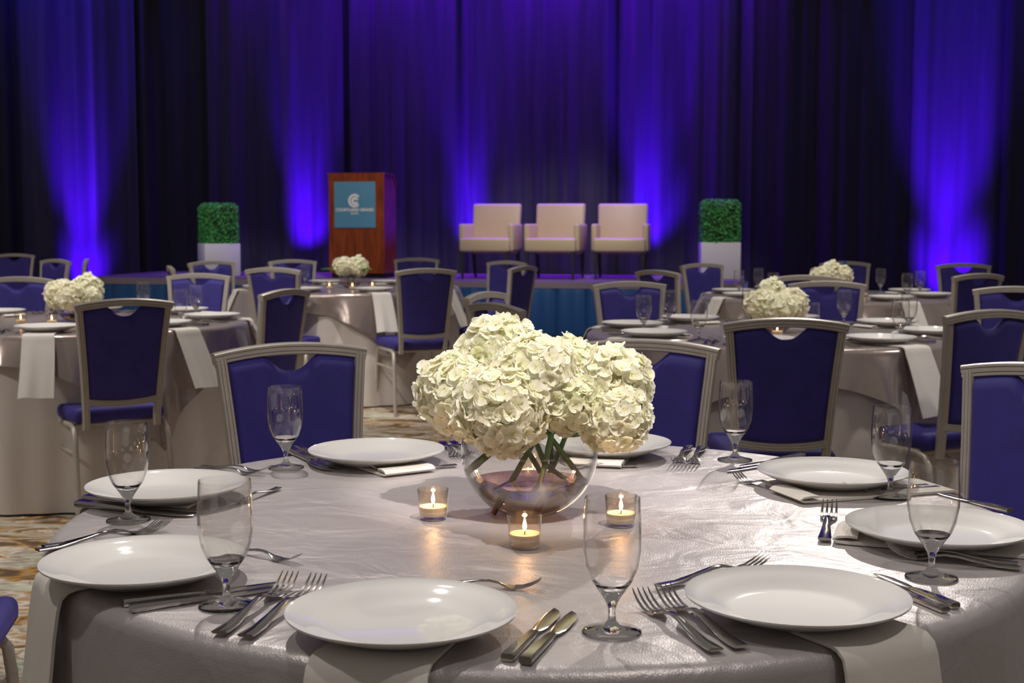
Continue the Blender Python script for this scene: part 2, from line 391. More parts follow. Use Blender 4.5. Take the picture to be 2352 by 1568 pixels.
fp = obj('front_panel', MB().box((-Wl+0.0, -0.235, 0.06), (Wl-0.0, -0.21, Hl), 0.004).mesh('front_panel', M['mahogany'], False), lect)
obj('reading_top', prism([(-0.235, Hl), (-0.235, Hl+0.02), (0.11, Hl+0.012), (0.26, 1.15), (0.26, 1.13), (0.10, Hl-0.008)], -Wl-0.012, Wl+0.012).mesh('reading_top', M['mahogany'], False), lect)
obj('plinth', MB().box((-Wl+0.02, -0.19, 0.0), (Wl-0.02, 0.22, 0.06)).mesh('plinth', M['black'], False), lect)
sg = obj('sign', MB().box((-0.285, -0.245, 0.63), (0.255, -0.235, 1.20), 0.002).mesh('sign', M['sign'], False), lect)
sg['label'] = 'square blue sign'
sgx = -0.015
def arc_ring(mb, cx, cz, r0, r1, a0, a1, y, n=40):
    vs = []; fs = []
    for i in range(n+1):
        a = math.radians(a0+(a1-a0)*i/n)
        for r in (r0, r1):
            for yy in (y, y-0.003): vs.append((cx+r*math.cos(a), yy, cz+r*math.sin(a)))
    for i in range(n):
        b = i*4; c = b+4
        fs += [(b, c, c+2, b+2), (b+1, b+3, c+3, c+1), (b, b+1, c+1, c), (b+2, c+2, c+3, b+3)]
    fs += [(0, 2, 3, 1), (n*4, n*4+1, n*4+3, n*4+2)]
    mb.add(vs, fs)
mb = MB(); arc_ring(mb, sgx, 0.965, 0.058, 0.084, 42, 318, -0.246); arc_ring(mb, sgx+0.004, 0.963, 0.018, 0.048, 20, 335, -0.246); arc_ring(mb, sgx+0.03, 0.915, 0.0, 0.02, 0, 360, -0.246)
obj('emblem', mb.mesh('emblem', M['white'], False), sg)
def text(name, body, size, loc, parent, bold=0.0006):
    cu = bpy.data.curves.new(name, 'FONT'); cu.body = body; cu.size = size; cu.align_x = 'CENTER'; cu.extrude = 0.0015; cu.offset = bold
    t = bpy.data.objects.new(name, cu); COL.objects.link(t); dg = bpy.context.evaluated_depsgraph_get()
    me = bpy.data.meshes.new_from_object(t.evaluated_get(dg)); bpy.data.objects.remove(t)
    me.materials.clear(); me.materials.append(M['white'])
    me.transform(Matrix.Rotation(PI/2, 4, 'X'))
    o = obj(name, me, parent, loc); return o
text('lettering', 'COURTLAND GRAND', 0.0500, (sgx, -0.2475, 0.835), sg, 0.0015)
text('lettering', 'HOTEL', 0.032, (sgx, -0.2475, 0.797), sg, 0.0008)

# cream armchairs (facing the room)
def make_armchair():
    r = empty('armchair')
    obj('seat_cushion', MB().box((-0.315, -0.33, 0.33), (0.315, 0.20, 0.50), 0.03, 3).mesh('seat_cushion', M['leather']), r)
    def bk(c):
        return (c.x*(1+0.05*(c.z-0.35)), c.y+0.16*(c.z-0.35)-0.02*math.cos(c.x*4), c.z)
    obj('backrest', MB().box((-0.30, 0.17, 0.30), (0.30, 0.27, 0.92), 0.028, 3, bk).mesh('backrest', M['leather']), r)
    for s in (-1, 1):
        x0, x1 = (0.275, 0.345) if s > 0 else (-0.345, -0.275)
        obj('armrest', MB().box((x0, -0.24, 0.34), (x1, 0.24, 0.67), 0.022, 3).mesh('armrest', M['leather']), r)
    for sx in (-1, 1):
        for y, dy in ((-0.29, 0.0), (0.21, 0.07)):
            p = [(sx*0.285, y, 0.34), (sx*0.285, y+dy*0.4, 0.17), (sx*0.28, y+dy, 0.0)]
            obj('leg', MB().sweep(p, [(-1,-1),(1,-1),(1,1),(-1,1)], (0,1,0), True, [0.024, 0.019, 0.013]).mesh('leg', M['darkwood'], False), r)
    return r
ac = make_armchair()
for i, (px, py, lab, rz) in enumerate(((1128, 637, 'cream leather armchair on stage, nearest the lectern', -15), (1276, 638, 'cream leather armchair in the middle of the stage row', -15), (1426, 638, 'cream leather armchair on stage, nearest the right planter', -9))):
    o = ac if i == 0 else copy_tree(ac)
    o.location = ground(px, py+2, SZ); o.scale = (0.94, 0.94, 0.94); o.rotation_euler = (0, 0, math.radians(rz))
    tag(o, lab, 'armchair', 'armchairs on the stage')

# box hedge planters
def topiary_mesh(w_, h_, seed):
    rnd = random.Random(seed); mb = MB()
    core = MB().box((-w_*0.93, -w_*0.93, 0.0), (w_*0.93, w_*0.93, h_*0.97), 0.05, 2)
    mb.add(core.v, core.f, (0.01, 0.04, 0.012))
    for i in range(5200):
        face = rnd.randrange(5); u, v = rnd.uniform(-1, 1), rnd.uniform(0, 1)
        if face == 4: p = Vector((u*w_, rnd.uniform(-1, 1)*w_, h_)); nrm = Vector((0, 0, 1))
        else:
            a = face*PI/2; nrm = Vector((math.cos(a), math.sin(a), 0)); t = Vector((-math.sin(a), math.cos(a), 0)); p = nrm*w_+t*u*w_+Vector((0, 0, v*h_))
        # round the corners
        for ax in (0, 1):
            pass
        q = Vector((p.x, p.y, p.z)); e = 0.07
        lim = Vector((max(-w_+e, min(w_-e, q.x)), max(-w_+e, min(w_-e, q.y)), min(h_-e, q.z)))
        d = q-lim
        if d.length > e: q = lim+d.normalized()*e
        q += nrm*rnd.uniform(-0.03, 0.012)
        n2 = (nrm+Vector((rnd.gauss(0, .6), rnd.gauss(0, .6), rnd.gauss(0, .6)))).normalized()
        t1 = n2.orthogonal().normalized(); t1 = Matrix.Rotation(rnd.uniform(0, 6.28), 3, n2) @ t1; t2 = n2.cross(t1)
        s_ = rnd.uniform(0.010, 0.019)
        g_ = rnd.uniform(0.6, 1.5)
        c = (0.06*g_+rnd.uniform(0, .07), 0.40*g_, 0.09*g_)
        mb.add([q-t1*s_, q-t2*s_*0.6+n2*0.003, q+t1*s_, q+t2*s_*0.6+n2*0.003], [(0, 1, 2, 3)], c)
    return mesh('foliage', mb.v, mb.f, M['leaf'], False, mb.c)
for (px, py, yy, rot, lab) in ((499, 634, None, 24, 'boxwood cube in tall white planter left of the lectern'), (1655, 641, None, -4, 'boxwood cube in tall white planter right of the armchairs')):
    p = ground(px, py, SZ); p.y += 0.12
    r = tag(empty('hedge_planter', p, math.radians(rot)), lab, 'planter', 'hedge planters on the stage'); r.scale = (0.915, 0.915, 0.915)
    hw = 0.235 if rot > 0 else 0.245; hz = 0.43 if rot > 0 else 0.46
    obj('planter_box', MB().box((-hw, -hw, 0), (hw, hw, hz), 0.008).mesh('planter_box', M['planter']), r)
    obj('foliage', topiary_mesh(hw*0.97, 0.525, int(px)), r, (0, 0, hz-0.005))

# ---------------------------------------------------------------- banquet chair
def back_y(z): return -0.205-0.13*(z-0.42)
def hw_at(z):
    t = (z-0.42)/0.505
    return 0.163+0.037*max(0, t)**1.4
GS = [(-.014,-.010),(-.011,-.015),(-.0065,-.015),(-.005,-.0120),(-.0035,-.015),(.0035,-.015),(.005,-.0120),(.0065,-.015),(.011,-.015),(.014,-.010)]
GS = GS+[(-a, -b) for a, b in GS]
def make_chair():
    r = empty('banquet_chair')
    # back frame
    for s in (-1, 1):
        zs = [0.40+0.525*i/14 for i in range(15)]
        p = [(s*(hw_at(z)-0.014), back_y(z), z) for z in zs]
        obj('back_post', MB().sweep(p, GS, (0,1,0)).mesh('back_post', M['frame']), r)
    xs = [-0.203+0.406*i/24 for i in range(25)]
    p = [(x, back_y(0.93)-0.014*(1-(x/.2)**2), 0.920+0.020*(1-(x/.2)**2)) for x in xs]
    obj('top_rail', MB().sweep(p, [(a*1.15, b*1.12) for a, b in GS], (0,1,0)).mesh('top_rail', M['frame']), r)
    xs = [-0.158+0.316*i/12 for i in range(13)]
    p = [(x, back_y(0.51)-0.012*(1-(x/.16)**2), 0.522-0.014*(1-(x/.16)**2)) for x in xs]
    obj('lower_rail', MB().sweep(p, GS, (0,1,0)).mesh('lower_rail', M['frame']), r)
    # padded back with the hand-hold scallop
    nu, nv = 56, 24; front = []; back = []
    for j in range(nv+1):
        v = j/nv
        for i in range(nu+1):
            u = -1+2*i/nu
            bz = 0.527-0.012*(1-u*u)
            tz = 0.909+0.018*(1-u*u)
            q = abs(u)*0.17/0.080
            notch = 0.046*(0.5+0.5*math.cos(PI*min(1, q)**1.35))
            tz -= notch
            z = bz+(tz-bz)*v
            x = u*(hw_at(z)-0.0275)
            eu = min(1, (1-abs(u))*0.16/0.018); ev = min(1, min(v, 1-v)*(tz-bz)/0.020)
            e = math.sqrt(max(0, 1-(1-eu)**2))*math.sqrt(max(0, 1-(1-ev)**2))
            y = back_y(z)-0.012*(1-u*u)
            front.append((x, y+0.004+0.020*e, z)); back.append((x, y-0.004-0.012*e, z))
    N = len(front); vs = front+back; fs = []; w_ = nu+1
    for j in range(nv):
        for i in range(nu):
            a = j*w_+i; fs.append((a, a+1, a+1+w_, a+w_)); fs.append((N+a, N+a+w_, N+a+w_+1, N+a+1))
    for i in range(nu): fs.append((i, N+i, N+i+1, i+1)); a = nv*w_+i; fs.append((a, a+1, N+a+1, N+a))
    for j in range(nv): a = j*w_; fs.append((a, a+w_, N+a+w_, N+a)); a = j*w_+nu; fs.append((a, N+a, N+a+w_, a+w_))
    obj('back_pad', MB().add(vs, fs).mesh('back_pad', M['blue']), r)
    def sf(c):
        t = (c.y+0.19)/0.42
        dome = 0.012*(1-(c.x/0.21)**2)*max(0, 1-((c.y-0.02)/0.22)**2) if c.z > 0.46 else 0
        return (c.x*(0.90+0.10*t), c.y, c.z+dome)
    obj('seat', MB().box((-0.212, -0.195, 0.425), (0.212, 0.235, 0.487), 0.024, 4, sf).mesh('seat', M['blue']), r)
    for s in (-1, 1):
        rp = [(s*0.19, 0.02, 0.413), (s*0.19, -0.13, 0.413), (s*0.192, -0.175, 0.402), (s*0.195, -0.198, 0.375), (s*0.198, -0.212, 0.32), (s*0.205, -0.262, 0.0)]
        fpth = [(s*0.19, 0.02, 0.413), (s*0.19, 0.15, 0.413), (s*0.192, 0.190, 0.402), (s*0.195, 0.210, 0.375), (s*0.197, 0.216, 0.32), (s*0.203, 0.235, 0.0)]
        for pp in (rp, fpth): obj('leg', MB().tube(pp, 0.0125, 10, (1,0.1,0)).mesh('leg', M['frame']), r)
        obj('stretcher', MB().tube([(s*0.198, -0.213, 0.30), (s*0.197, 0.218, 0.30)], 0.008, 8, (1,0,0.1)).mesh('stretcher', M['frame']), r)
    obj('cross_bar', MB().tube([(-0.19, -0.12, 0.410), (0.19, -0.12, 0.410)], 0.010, 8).mesh('cross_bar', M['frame']), r)
    return r
CH = make_chair(); first_chair = [True]
def chair(px, py, fx, fy, label, group, s=None):
    """px,py = middle of the top rail in the photo, (fx,fy) = the way the chair faces"""
    p = ground(px, py, 0.924) if s is None else atY(px, py, F/s)
    f = Vector((fx, fy, 0)).normalized()
    c = CH if first_chair[0] else copy_tree(CH); first_chair[0] = False
    c.location = (p.x+f.x*0.275, p.y+f.y*0.275, 0); c.rotation_euler = (0, 0, math.atan2(-f.x, f.y)); c.scale = (1, 1, 0.98)
    tag(c, label, 'chair', group); return c
G1, G2, G3, G4, G5 = 'chairs around the foreground table', 'chairs around the left table', 'chairs around the middle table', 'chairs around the right table', 'chairs around the far right table'
chair(668, 798, 0.42, -0.90, 'blue banquet chair facing us across the foreground table, left of the flowers', G1)
chair(1478, 790, -0.28, -0.95, 'blue banquet chair behind the foreground table, partly hidden by the right of the flowers', G1)
c = chair(2400, 848, -0.80, -0.60, 'blue banquet chair cut by the right edge, at the foreground table', G1)
c = tag(copy_tree(CH), 'blue banquet chair whose seat corner shows at the bottom left edge', 'chair', G1)
c.location = (-1.225, 2.52, 0); c.rotation_euler = (0, 0, math.radians(-80))
chair(285, 692, -0.55, 0.84, 'blue banquet chair seen from behind in front of the left table', G2)
chair(655, 669, -0.92, 0.39, 'turned blue banquet chair at the left table, just above the foreground chair', G2)
chair(40, 640, 0.10, -1.0, 'blue banquet chair behind the left table flowers, at the left edge', G2)
chair(457, 632, -0.12, -1.0, 'blue banquet chair behind two goblets on the right of the left table', G2)
chair(627, 619, 0.35, 0.93, 'blue banquet chair seen from behind, front left of the middle table', G3, 350).scale.z = 1.0
chair(978, 621, -0.35, 0.93, 'blue banquet chair seen from behind, front right of the middle table', G3, 357).scale.z = 1.0
chair(672, 599, 0.3, -0.95, 'blue banquet chair behind the middle table, left of the lectern', G3)
chair(957, 595, -0.1, -1.0, 'blue banquet chair behind the middle table, right of the lectern', G3)
chair(1202, 614, -0.88, 0.47, 'nearer of two side-on blue chairs right of the middle table', G3)
chair(1165, 602, -0.62, -0.78, 'farther of two side-on blue chairs right of the middle table', G3)
chair(392, 614, 0.95, 0.30, 'small far blue chair seen edge-on, left of the middle table', G3)
chair(486, 602, 0.60, -0.80, 'blue banquet chair in front of the left white planter', G3)
GL = 'chairs at the far left by the curtain'
chair(32, 585, 0.1, -1.0, 'farthest blue chair, at the left edge in front of the curtain', GL)
chair(128, 598, -0.6, -0.8, 'blue banquet chair standing just above the left table flowers', GL)
chair(197, 597, -0.957, -0.29, 'edge-on blue chair against the left violet glow', GL)
chair(1805, 738, 0.05, 1.0, 'blue banquet chair seen from behind, closest one before the right table', G4)
chair(2272, 718, -0.42, 0.90, 'blue banquet chair seen from behind at the right table, near the right edge', G4)
chair(1445, 651, 0.22, -0.97, 'blue banquet chair behind two goblets on the left of the right table', G4)
chair(1900, 650, -0.15, -0.98, 'blue banquet chair facing us behind the right table flowers', G4)
chair(1115, 676, 0.90, -0.42, 'side-on blue chair with its rail showing above the big flowers, farther one', G4)
chair(1139, 702, 0.86, 0.50, 'side-on blue chair with its rail just above the big flowers, nearer one', G4)
chair(2335, 663, -0.35, -0.93, 'blue banquet chair at the right edge, facing us behind the right table', G4)
chair(1612, 608, 0.50, -0.86, 'blue banquet chair in front of the right white planter', G5)
chair(1510, 624, 0.80, 0.60, 'blue banquet chair seen from behind, left of the planter chair', G5)
tc_ = chair(1941, 602, 0.0, -1.0, 'blue banquet chair with blue tape on its top rail, farthest at the right', G5, 285)
obj('tape_strip', MB().box((-0.012, -0.305, 0.920), (0.012, -0.268, 0.9585), 0.001).mesh('tape_strip', M['tape']), tc_)['label'] = 'strip of blue tape'
chair(1852, 636, 0.1, 1.0, 'blue chair seen from behind with its rail under the far white flowers', G5, 385)
chair(2213, 608, -0.2, -0.98, 'blue banquet chair farthest right, against the bright violet glow', G5)
chair(2247, 632, -0.45, 0.90, 'blue banquet chair seen from behind at the right end of the far right table', G5)

# ---------------------------------------------------------------- tables and cloths
TZ = 0.76
def table(cx, cy, R, label):
    t = tag(empty('round_table', (cx, cy, 0)), label, 'table', 'round banquet tables')
    obj('tabletop', MB().lathe([(0, TZ-0.035), (R-0.03, TZ-0.035), (R-0.018, TZ-0.02), (R-0.03, TZ-0.006), (0, TZ-0.006)], 64).mesh('tabletop', M['tabletop']), t)
    for sx in (-1, 1):
        for sy in (-1, 1):
            obj('leg', MB().tube([(sx*.45, sy*.3, TZ-0.035), (sx*.45, sy*.3, 0)], 0.015, 8).mesh('leg', M['frame']), t)
    return t
def cloth(name, cx, cy, R, dropf, m, label, cat, seed, amp=0.03, zoff=0.0, flare=0.08, seg=288, rot=0.0):
    rnd = random.Random(seed); ks = [(rnd.randint(7, 11), rnd.uniform(0, 6), 0.5), (rnd.randint(13, 19), rnd.uniform(0, 6), 0.55), (rnd.randint(3, 5), rnd.uniform(0, 6), 0.4), (rnd.randint(25, 33), rnd.uniform(0, 6), 0.2)]
    vs = [(0, 0, TZ+zoff)]; fs = []; rings = []
    rad = [R*i/14 for i in range(1, 15)]
    fil = 0.022
    for r in rad[:-1] + [R-fil]:
        rings.append([(r*math.cos(2*PI*k/seg), r*math.sin(2*PI*k/seg), TZ+zoff) for k in range(seg)])
    for q in (0.25, 0.5, 0.75, 1.0):
        a = q*PI/2; rr = R-fil+fil*math.sin(a)+zoff; z = TZ+zoff-fil*(1-math.cos(a))
        rings.append([(rr*math.cos(2*PI*k/seg), rr*math.sin(2*PI*k/seg), z) for k in range(seg)])
    ND = 16
    for j in range(1, ND+1):
        ring = []
        for k in range(seg):
            a = 2*PI*k/seg; D = dropf(a-rot)-fil; d = D*j/ND
            f = sum(w_*math.sin(n*a+p+0.5*d) for n, p, w_ in ks)
            g_ = min(1, d/(0.45 if zoff == 0 else 0.22))**(1.2 if zoff == 0 else 0.9)
            rr = R+zoff+flare*d+amp*g_*(f+0.6)
            rr = max(rr, R+0.002+zoff)
            ring.append((rr*math.cos(a), rr*math.sin(a), TZ+zoff-fil-d))
        rings.append(ring)
    for ring in rings: vs += ring
    for k in range(seg): fs.append((0, 1+k, 1+(k+1) % seg))
    for i in range(len(rings)-1):
        for k in range(seg):
            k2 = (k+1) % seg; fs.append((1+i*seg+k, 1+(i+1)*seg+k, 1+(i+1)*seg+k2, 1+i*seg+k2))
    o = obj(name, mesh(name, vs, fs, m), None, (cx, cy, 0)); tag(o, label, cat); return o
def square_drop(h, R):
    def f(a):
        b = h/max(abs(math.cos(a)), abs(math.sin(a)))
        return max(0.12, min(0.74, b-R))
    return f

# ---------------------------------------------------------------- tableware prototypes
def lathe_mesh(name, prof, m, seg=48): return MB().lathe(prof, seg).mesh(name, m)
PS = 0.955
plate_me = lathe_mesh('plate', [(r*PS, z) for r, z in [(0, 0.0045), (0.080, 0.0045), (0.095, 0.0065), (0.108, 0.0125), (0.128, 0.0190), (0.1435, 0.0235), (0.1452, 0.0250), (0.1448, 0.0225), (0.130, 0.0155), (0.108, 0.0080), (0.092, 0.0015), (0.086, 0.0), (0.080, 0.0005), (0.078, 0.002), (0, 0.002)]], M['china'], 96)
gob_bowl = lathe_mesh('bowl', [(0.0225, 0.0615), (0.0243, 0.0626), (0.0262, 0.066), (0.0322, 0.082), (0.0350, 0.101), (0.0352, 0.122), (0.0342, 0.145), (0.0330, 0.1635), (0.0326, 0.1642), (0.0322, 0.1635), (0.0333, 0.145), (0.0343, 0.122), (0.0341, 0.101), (0.0312, 0.083), (0.0250, 0.0675), (0.0228, 0.0640)], M['glass'], 56)
gob_stem = lathe_mesh('stem', [(0, 0), (0.0345, 0.0), (0.0358, 0.0012), (0.0350, 0.0026), (0.022, 0.0050), (0.010, 0.0090), (0.0052, 0.0150), (0.0043, 0.022), (0.0046, 0.029), (0.0068, 0.036), (0.0110, 0.0435), (0.0190, 0.0552), (0.0240, 0.0622), (0.0190, 0.0600), (0.012, 0.0570), (0, 0.0555)], M['solid_glass'], 48)
def make_goblet():
    r = empty('water_goblet'); obj('bowl', gob_bowl, r); obj('stem', gob_stem, r); return r

def flat_bar(mb, st_):
    """stations (s, xc, zc, halfwidth, halfthick) along +Y"""
    n = len(st_); vs = []; fs = []
    for (y, xc, z, hw, ht) in st_:
        for (a, b) in ((-1, -.35), (-.75, -1), (.75, -1), (1, -.35), (1, .35), (.75, 1), (-.75, 1), (-1, .35)): vs.append((xc+a*hw, y, z+b*ht))
    for i in range(n-1):
        for k in range(8): k2 = (k+1) % 8; fs.append((i*8+k, i*8+k2, (i+1)*8+k2, (i+1)*8+k))
    fs.append(tuple(range(7, -1, -1))); fs.append(tuple((n-1)*8+k for k in range(8)))
    mb.add(vs, fs)
def fork_meshes():
    h = MB()   # handle end at y=0, tips at y=L=0.205
    flat_bar(h, [(0.0, 0, .0050, .0088, .0018), (0.010, 0, .0045, .0092, .0020), (0.035, 0, .0040, .0080, .0020), (0.065, 0, .0075, .0060, .0020), (0.095, 0, .0120, .0044, .0019), (0.115, 0, .0125, .0036, .0018), (0.130, 0, .0095, .0036, .0016)])
    t = MB()
    flat_bar(t, [(0.130, 0, .0095, .0036, .0016), (0.138, 0, .0065, .0065, .0013), (0.146, 0, .0040, .0110, .0011), (0.156, 0, .0028, .0122, .0010), (0.160, 0, .0026, .0124, .0010)])
    for k in range(4):
        x = -0.0105+0.007*k
        flat_bar(t, [(0.158, x, .0026, .0020, .0009), (0.172, x, .0036, .0019, .0009), (0.188, x*0.98, .0085, .0017, .0009), (0.200, x*0.96, .0150, .0012, .0008), (0.205, x*0.95, .0190, .0006, .0005)])
    return h, t
fh, ft = fork_meshes(); fork_h = fh.mesh('handle', M['steel']); fork_t = ft.mesh('tines', M['steel'])
def make_fork(scale=1.0):
    r = empty('fork'); obj('handle', fork_h, r); obj('tines', fork_t, r); return r
kh = MB(); flat_bar(kh, [(0.0, 0, .0055, .0085, .0050), (0.004, 0, .0055, .0090, .0054), (0.06, 0, .0050, .0078, .0046), (0.100, 0, .0042, .0068, .0036), (0.115, 0, .0035, .0062, .0028)])
kb = MB(); flat_bar(kb, [(0.114, 0, .0035, .0060, .0026), (0.125, .001, .0030, .0078, .0013), (0.145, .002, .0030, .0098, .0009), (0.185, .002, .0030, .0102, .0008), (0.205, .001, .0030, .0086, .0007), (0.218, -.001, .0030, .0055, .0006), (0.226, -.004, .0030, .0012, .0005)])
knife_h = kh.mesh('handle', M['steel']); knife_b = kb.mesh('blade', M['steel'])
def make_knife():
    r = empty('table_knife'); obj('handle', knife_h, r); obj('blade', knife_b, r); return r

def napkin_mesh(r_in, R, r_pl, width, hang, seed, roll, slope=0.12):
    """strip along +Y from r_in to the table edge, then hanging; local origin = table centre, z from table surface"""
    rnd = random.Random(seed); path = []
    if roll:      # folded end, a soft loop of cloth lying under the plate's inner rim
        path += [(r_in+0.034, 0.0118), (r_in+0.018, 0.0128), (r_in+0.004, 0.0112), (r_in-0.002, 0.0080), (r_in+0.004, 0.0045), (r_in+0.02, 0.0035)]
    else: path += [(r_in, 0.0035), (r_in+0.03, 0.0035)]
    n0 = len(path)
    for i in range(1, 9): path.append((r_in+0.03+(R-0.012-r_in-0.03)*i/8, 0.0035))
    for q in (0.3, 0.6, 1.0): a = q*PI/2; path.append((R-0.012+0.026*math.sin(a), 0.0035-0.026*(1-math.cos(a))))
    for i in range(1, 9): path.append((R+0.016+slope*hang*i/8, -0.0225-hang*i/8))
    nw = 14; top = []; bot = []; P = [Vector((0, a, b)) for a, b in path]; vs = []
    p1, p2 = rnd.uniform(0, 6), rnd.uniform(0, 6)
    for i, p in enumerate(P):
        t = (P[min(i+1, len(P)-1)]-P[max(i-1, 0)]).normalized(); nn = Vector((0, -t.z, t.y))
        fr = i/len(P); wd = width*(0.92+0.22*max(0, (i-n0)/(len(P)-n0)))
        hangf = max(0, (i-n0-9)/9)
        for k in range(nw+1):
            u = -1+2*k/nw
            wv = hangf*(0.006*math.sin(u*3.2+p1)+0.003*math.sin(u*6+p2))
            x = u*wd/2+0.006*math.sin(fr*5+p1)
            q = Vector((x, p.y, p.z))+nn*wv
            th = 0.0022 if not roll or i >= 6 else 0.0018
            top.append(q+nn*th); bot.append(q-nn*th)
    w_ = nw+1; N = len(top); fs = []
    for i in range(len(P)-1):
        for k in range(nw):
            a = i*w_+k; fs += [(a, a+1, a+1+w_, a+w_), (N+a, N+a+w_, N+a+w_+1, N+a+1)]
        a = i*w_; fs.append((a, a+w_, N+a+w_, N+a)); a = i*w_+nw; fs.append((a, N+a, N+a+w_, a+w_))
    for k in range(nw): fs.append((k, N+k, N+k+1, k+1)); a = (len(P)-1)*w_+k; fs.append((a, a+1, N+a+1, N+a))
    return MB().add(top+bot, fs).mesh('napkin', M['napkin'])

# votive candles
vot_me = lathe_mesh('glass_cup', [(0, 0.0), (0.0205, 0.0), (0.0225, 0.003), (0.0245, 0.020), (0.0262, 0.0495), (0.0256, 0.0505), (0.0250, 0.0495), (0.0232, 0.020), (0.0212, 0.0065), (0, 0.006)], M['votive_glass'], 40)
wax_me = lathe_mesh('wax', [(0, 0.0066), (0.0205, 0.0066), (0.0222, 0.012), (0.0231, 0.0215), (0.0225, 0.0205), (0.010, 0.0195), (0, 0.0193)], M['wax'], 32)
wick_me = MB().tube([(0, 0, 0.018), (0.0004, 0, 0.024), (0.0012, 0, 0.028)], 0.0007, 6).mesh('wick', M['wick'])
flame_me = lathe_mesh('flame', [(0, 0.0245), (0.0020, 0.0265), (0.0034, 0.0305), (0.0032, 0.035), (0.0020, 0.040), (0.0008, 0.0445), (0, 0.047)], M['flame'], 16)
def make_votive():
    r = empty('votive_candle'); obj('glass_cup', vot_me, r); obj('wax', wax_me, r); obj('wick', wick_me, r); obj('flame', flame_me, r); return r

# hydrangea heads
def head_mesh(seed, r, n=260, petal=0.0165, green=0.0):
    rnd = random.Random(seed); mb = MB()
    # inner mass
    seg = 16
    vs = []; fs = []
    for i in range(seg//2+1):
        th = PI*i/(seg//2)
        for k in range(seg):
            a = 2*PI*k/seg; vs.append((0.80*r*math.sin(th)*math.cos(a), 0.80*r*math.sin(th)*math.sin(a), 0.74*r*math.cos(th)))
    for i in range(seg//2):
        for k in range(seg): fs.append((i*seg+k, i*seg+(k+1) % seg, (i+1)*seg+(k+1) % seg, (i+1)*seg+k))
    mb.add(vs, fs, (0.70, 0.66, 0.42))
    ga = PI*(3-math.sqrt(5))
    for i in range(n):
        z = 1-2*(i+0.5)/n; rr = math.sqrt(1-z*z); a = i*ga+rnd.gauss(0, .12)
        nrm = Vector((rr*math.cos(a)+rnd.gauss(0, .06), rr*math.sin(a)+rnd.gauss(0, .06), z+rnd.gauss(0, .06))).normalized()
        lump = 1+0.05*math.sin(5*nrm.x+seed)*math.cos(4*nrm.y+seed*2)
        c = Vector((nrm.x, nrm.y, nrm.z*0.93))*r*lump*rnd.uniform(0.84, 1.0)
        fn = (nrm+Vector((rnd.gauss(0, .30), rnd.gauss(0, .30), rnd.gauss(0, .30)))).normalized()
        t1 = Matrix.Rotation(rnd.uniform(0, 6.28), 3, fn) @ fn.orthogonal().normalized(); t2 = fn.cross(t1)
        gch = green+max(0, rnd.gauss(-0.05, 0.16)); warm = rnd.uniform(0, 0.09)
        base = (0.96-0.25*gch, 0.94-0.07*gch-0.3*warm, 0.86-0.42*gch-0.8*warm)
        deep = (0.86, 0.86, 0.55)
        ps = petal*rnd.uniform(0.8, 1.2); cup = rnd.uniform(-0.1, 0.55)
        for q in range(4):
            ang = q*PI/2+rnd.gauss(0, .1); d = t1*math.cos(ang)+t2*math.sin(ang); sd = fn.cross(d)
            cupq = cup+rnd.gauss(0, .14); tw = rnd.gauss(0, .12)
            vs = []; cols = []
            rows = ((0.03, 0.10), (0.32, 0.50), (0.68, 0.64), (0.95, 0.36))
            for (l, hw) in rows:
                for u in (-1, -0.33, 0.33, 1):
                    h = cupq*l*l*0.8+0.10*hw*u*u*1.6+tw*u*hw + (rnd.gauss(0, .035) if l > .5 else 0)
                    ll = l-(0.10*u*u if l > 0.9 else 0)+(0.04 if abs(u) < .5 and l < .9 else 0)
                    vs.append(c+d*ps*ll+sd*ps*hw*u*0.95+fn*ps*h)
                    m_ = min(1, l*1.6); cols.append(tuple(deep[x]*(1-m_)+base[x]*m_ for x in range(3)))
            fs = [(j*4+i_, j*4+i_+1, j*4+5+i_, j*4+4+i_) for j in range(3) for i_ in range(3)]
            mb.add(vs, fs); mb.c += cols
        mb.add([c+fn*0.0022+t1*0.0011, c+fn*0.0022+t2*0.0011, c+fn*0.0022-t1*0.0011, c+fn*0.0022-t2*0.0011, c+fn*0.0036], [(0,1,4),(1,2,4),(2,3,4),(3,0,4)], (0.45, 0.5, 0.16))
    return mesh('flower_head', mb.v, mb.f, M['petal'], True, mb.c)
HEADS = [head_mesh(3, 0.080, 330), head_mesh(8, 0.080, 330, green=0.03), head_mesh(21, 0.080, 330, green=0.10)]
SMALL = [head_mesh(31, 0.080, 170, 0.020), head_mesh(47, 0.080, 170, 0.020, green=0.06)]
def stem_mesh(pts, r=0.0046, ztop=None, zbot=None):
    mb = MB(); P = []
    pts = [Vector(p) for p in pts]
    for i in range(len(pts)-1):
        for q in range(6): P.append(pts[i].lerp(pts[i+1], q/6))
    P.append(pts[-1])
    rad = [r*(1+0.22*(1 if i % 7 == 3 else 0)+0.1*math.sin(i*1.7)) for i in range(len(P))]
    mb.tube(P, rad, 8)
    z1 = max(p.z for p in P); cols = []
    for v in mb.v:
        t = (v.z-(TZ+0.01))/0.14; t = max(0, min(1, t*1.3-0.25+0.15*math.sin(v.x*300+v.z*140)))
        cols.append((0.16*(1-t)+0.035*t, 0.065*(1-t)+0.24*t, 0.018*(1-t)+0.02*t))
    return mesh('stem', mb.v, mb.f, M['stem'], True, cols)
def leaf_mesh():
    vs = []; fs = []; cols = []
    n = 10
    for i in range(n+1):
        t = i/n; hw = 0.032*math.sin(PI*min(1, t*0.96+0.04))**0.8
        for u in (-1, -0.5, 0, 0.5, 1): vs.append((u*hw, t*0.11, 0.012*math.sin(t*3)+0.008*abs(u))); cols.append((0.06, 0.24, 0.02))
    for i in range(n):
        for k in range(4): a = i*5+k; fs.append((a, a+1, a+6, a+5))
    return mesh('leaf', vs, fs, M['leaf'], True, cols)
LEAF = leaf_mesh()

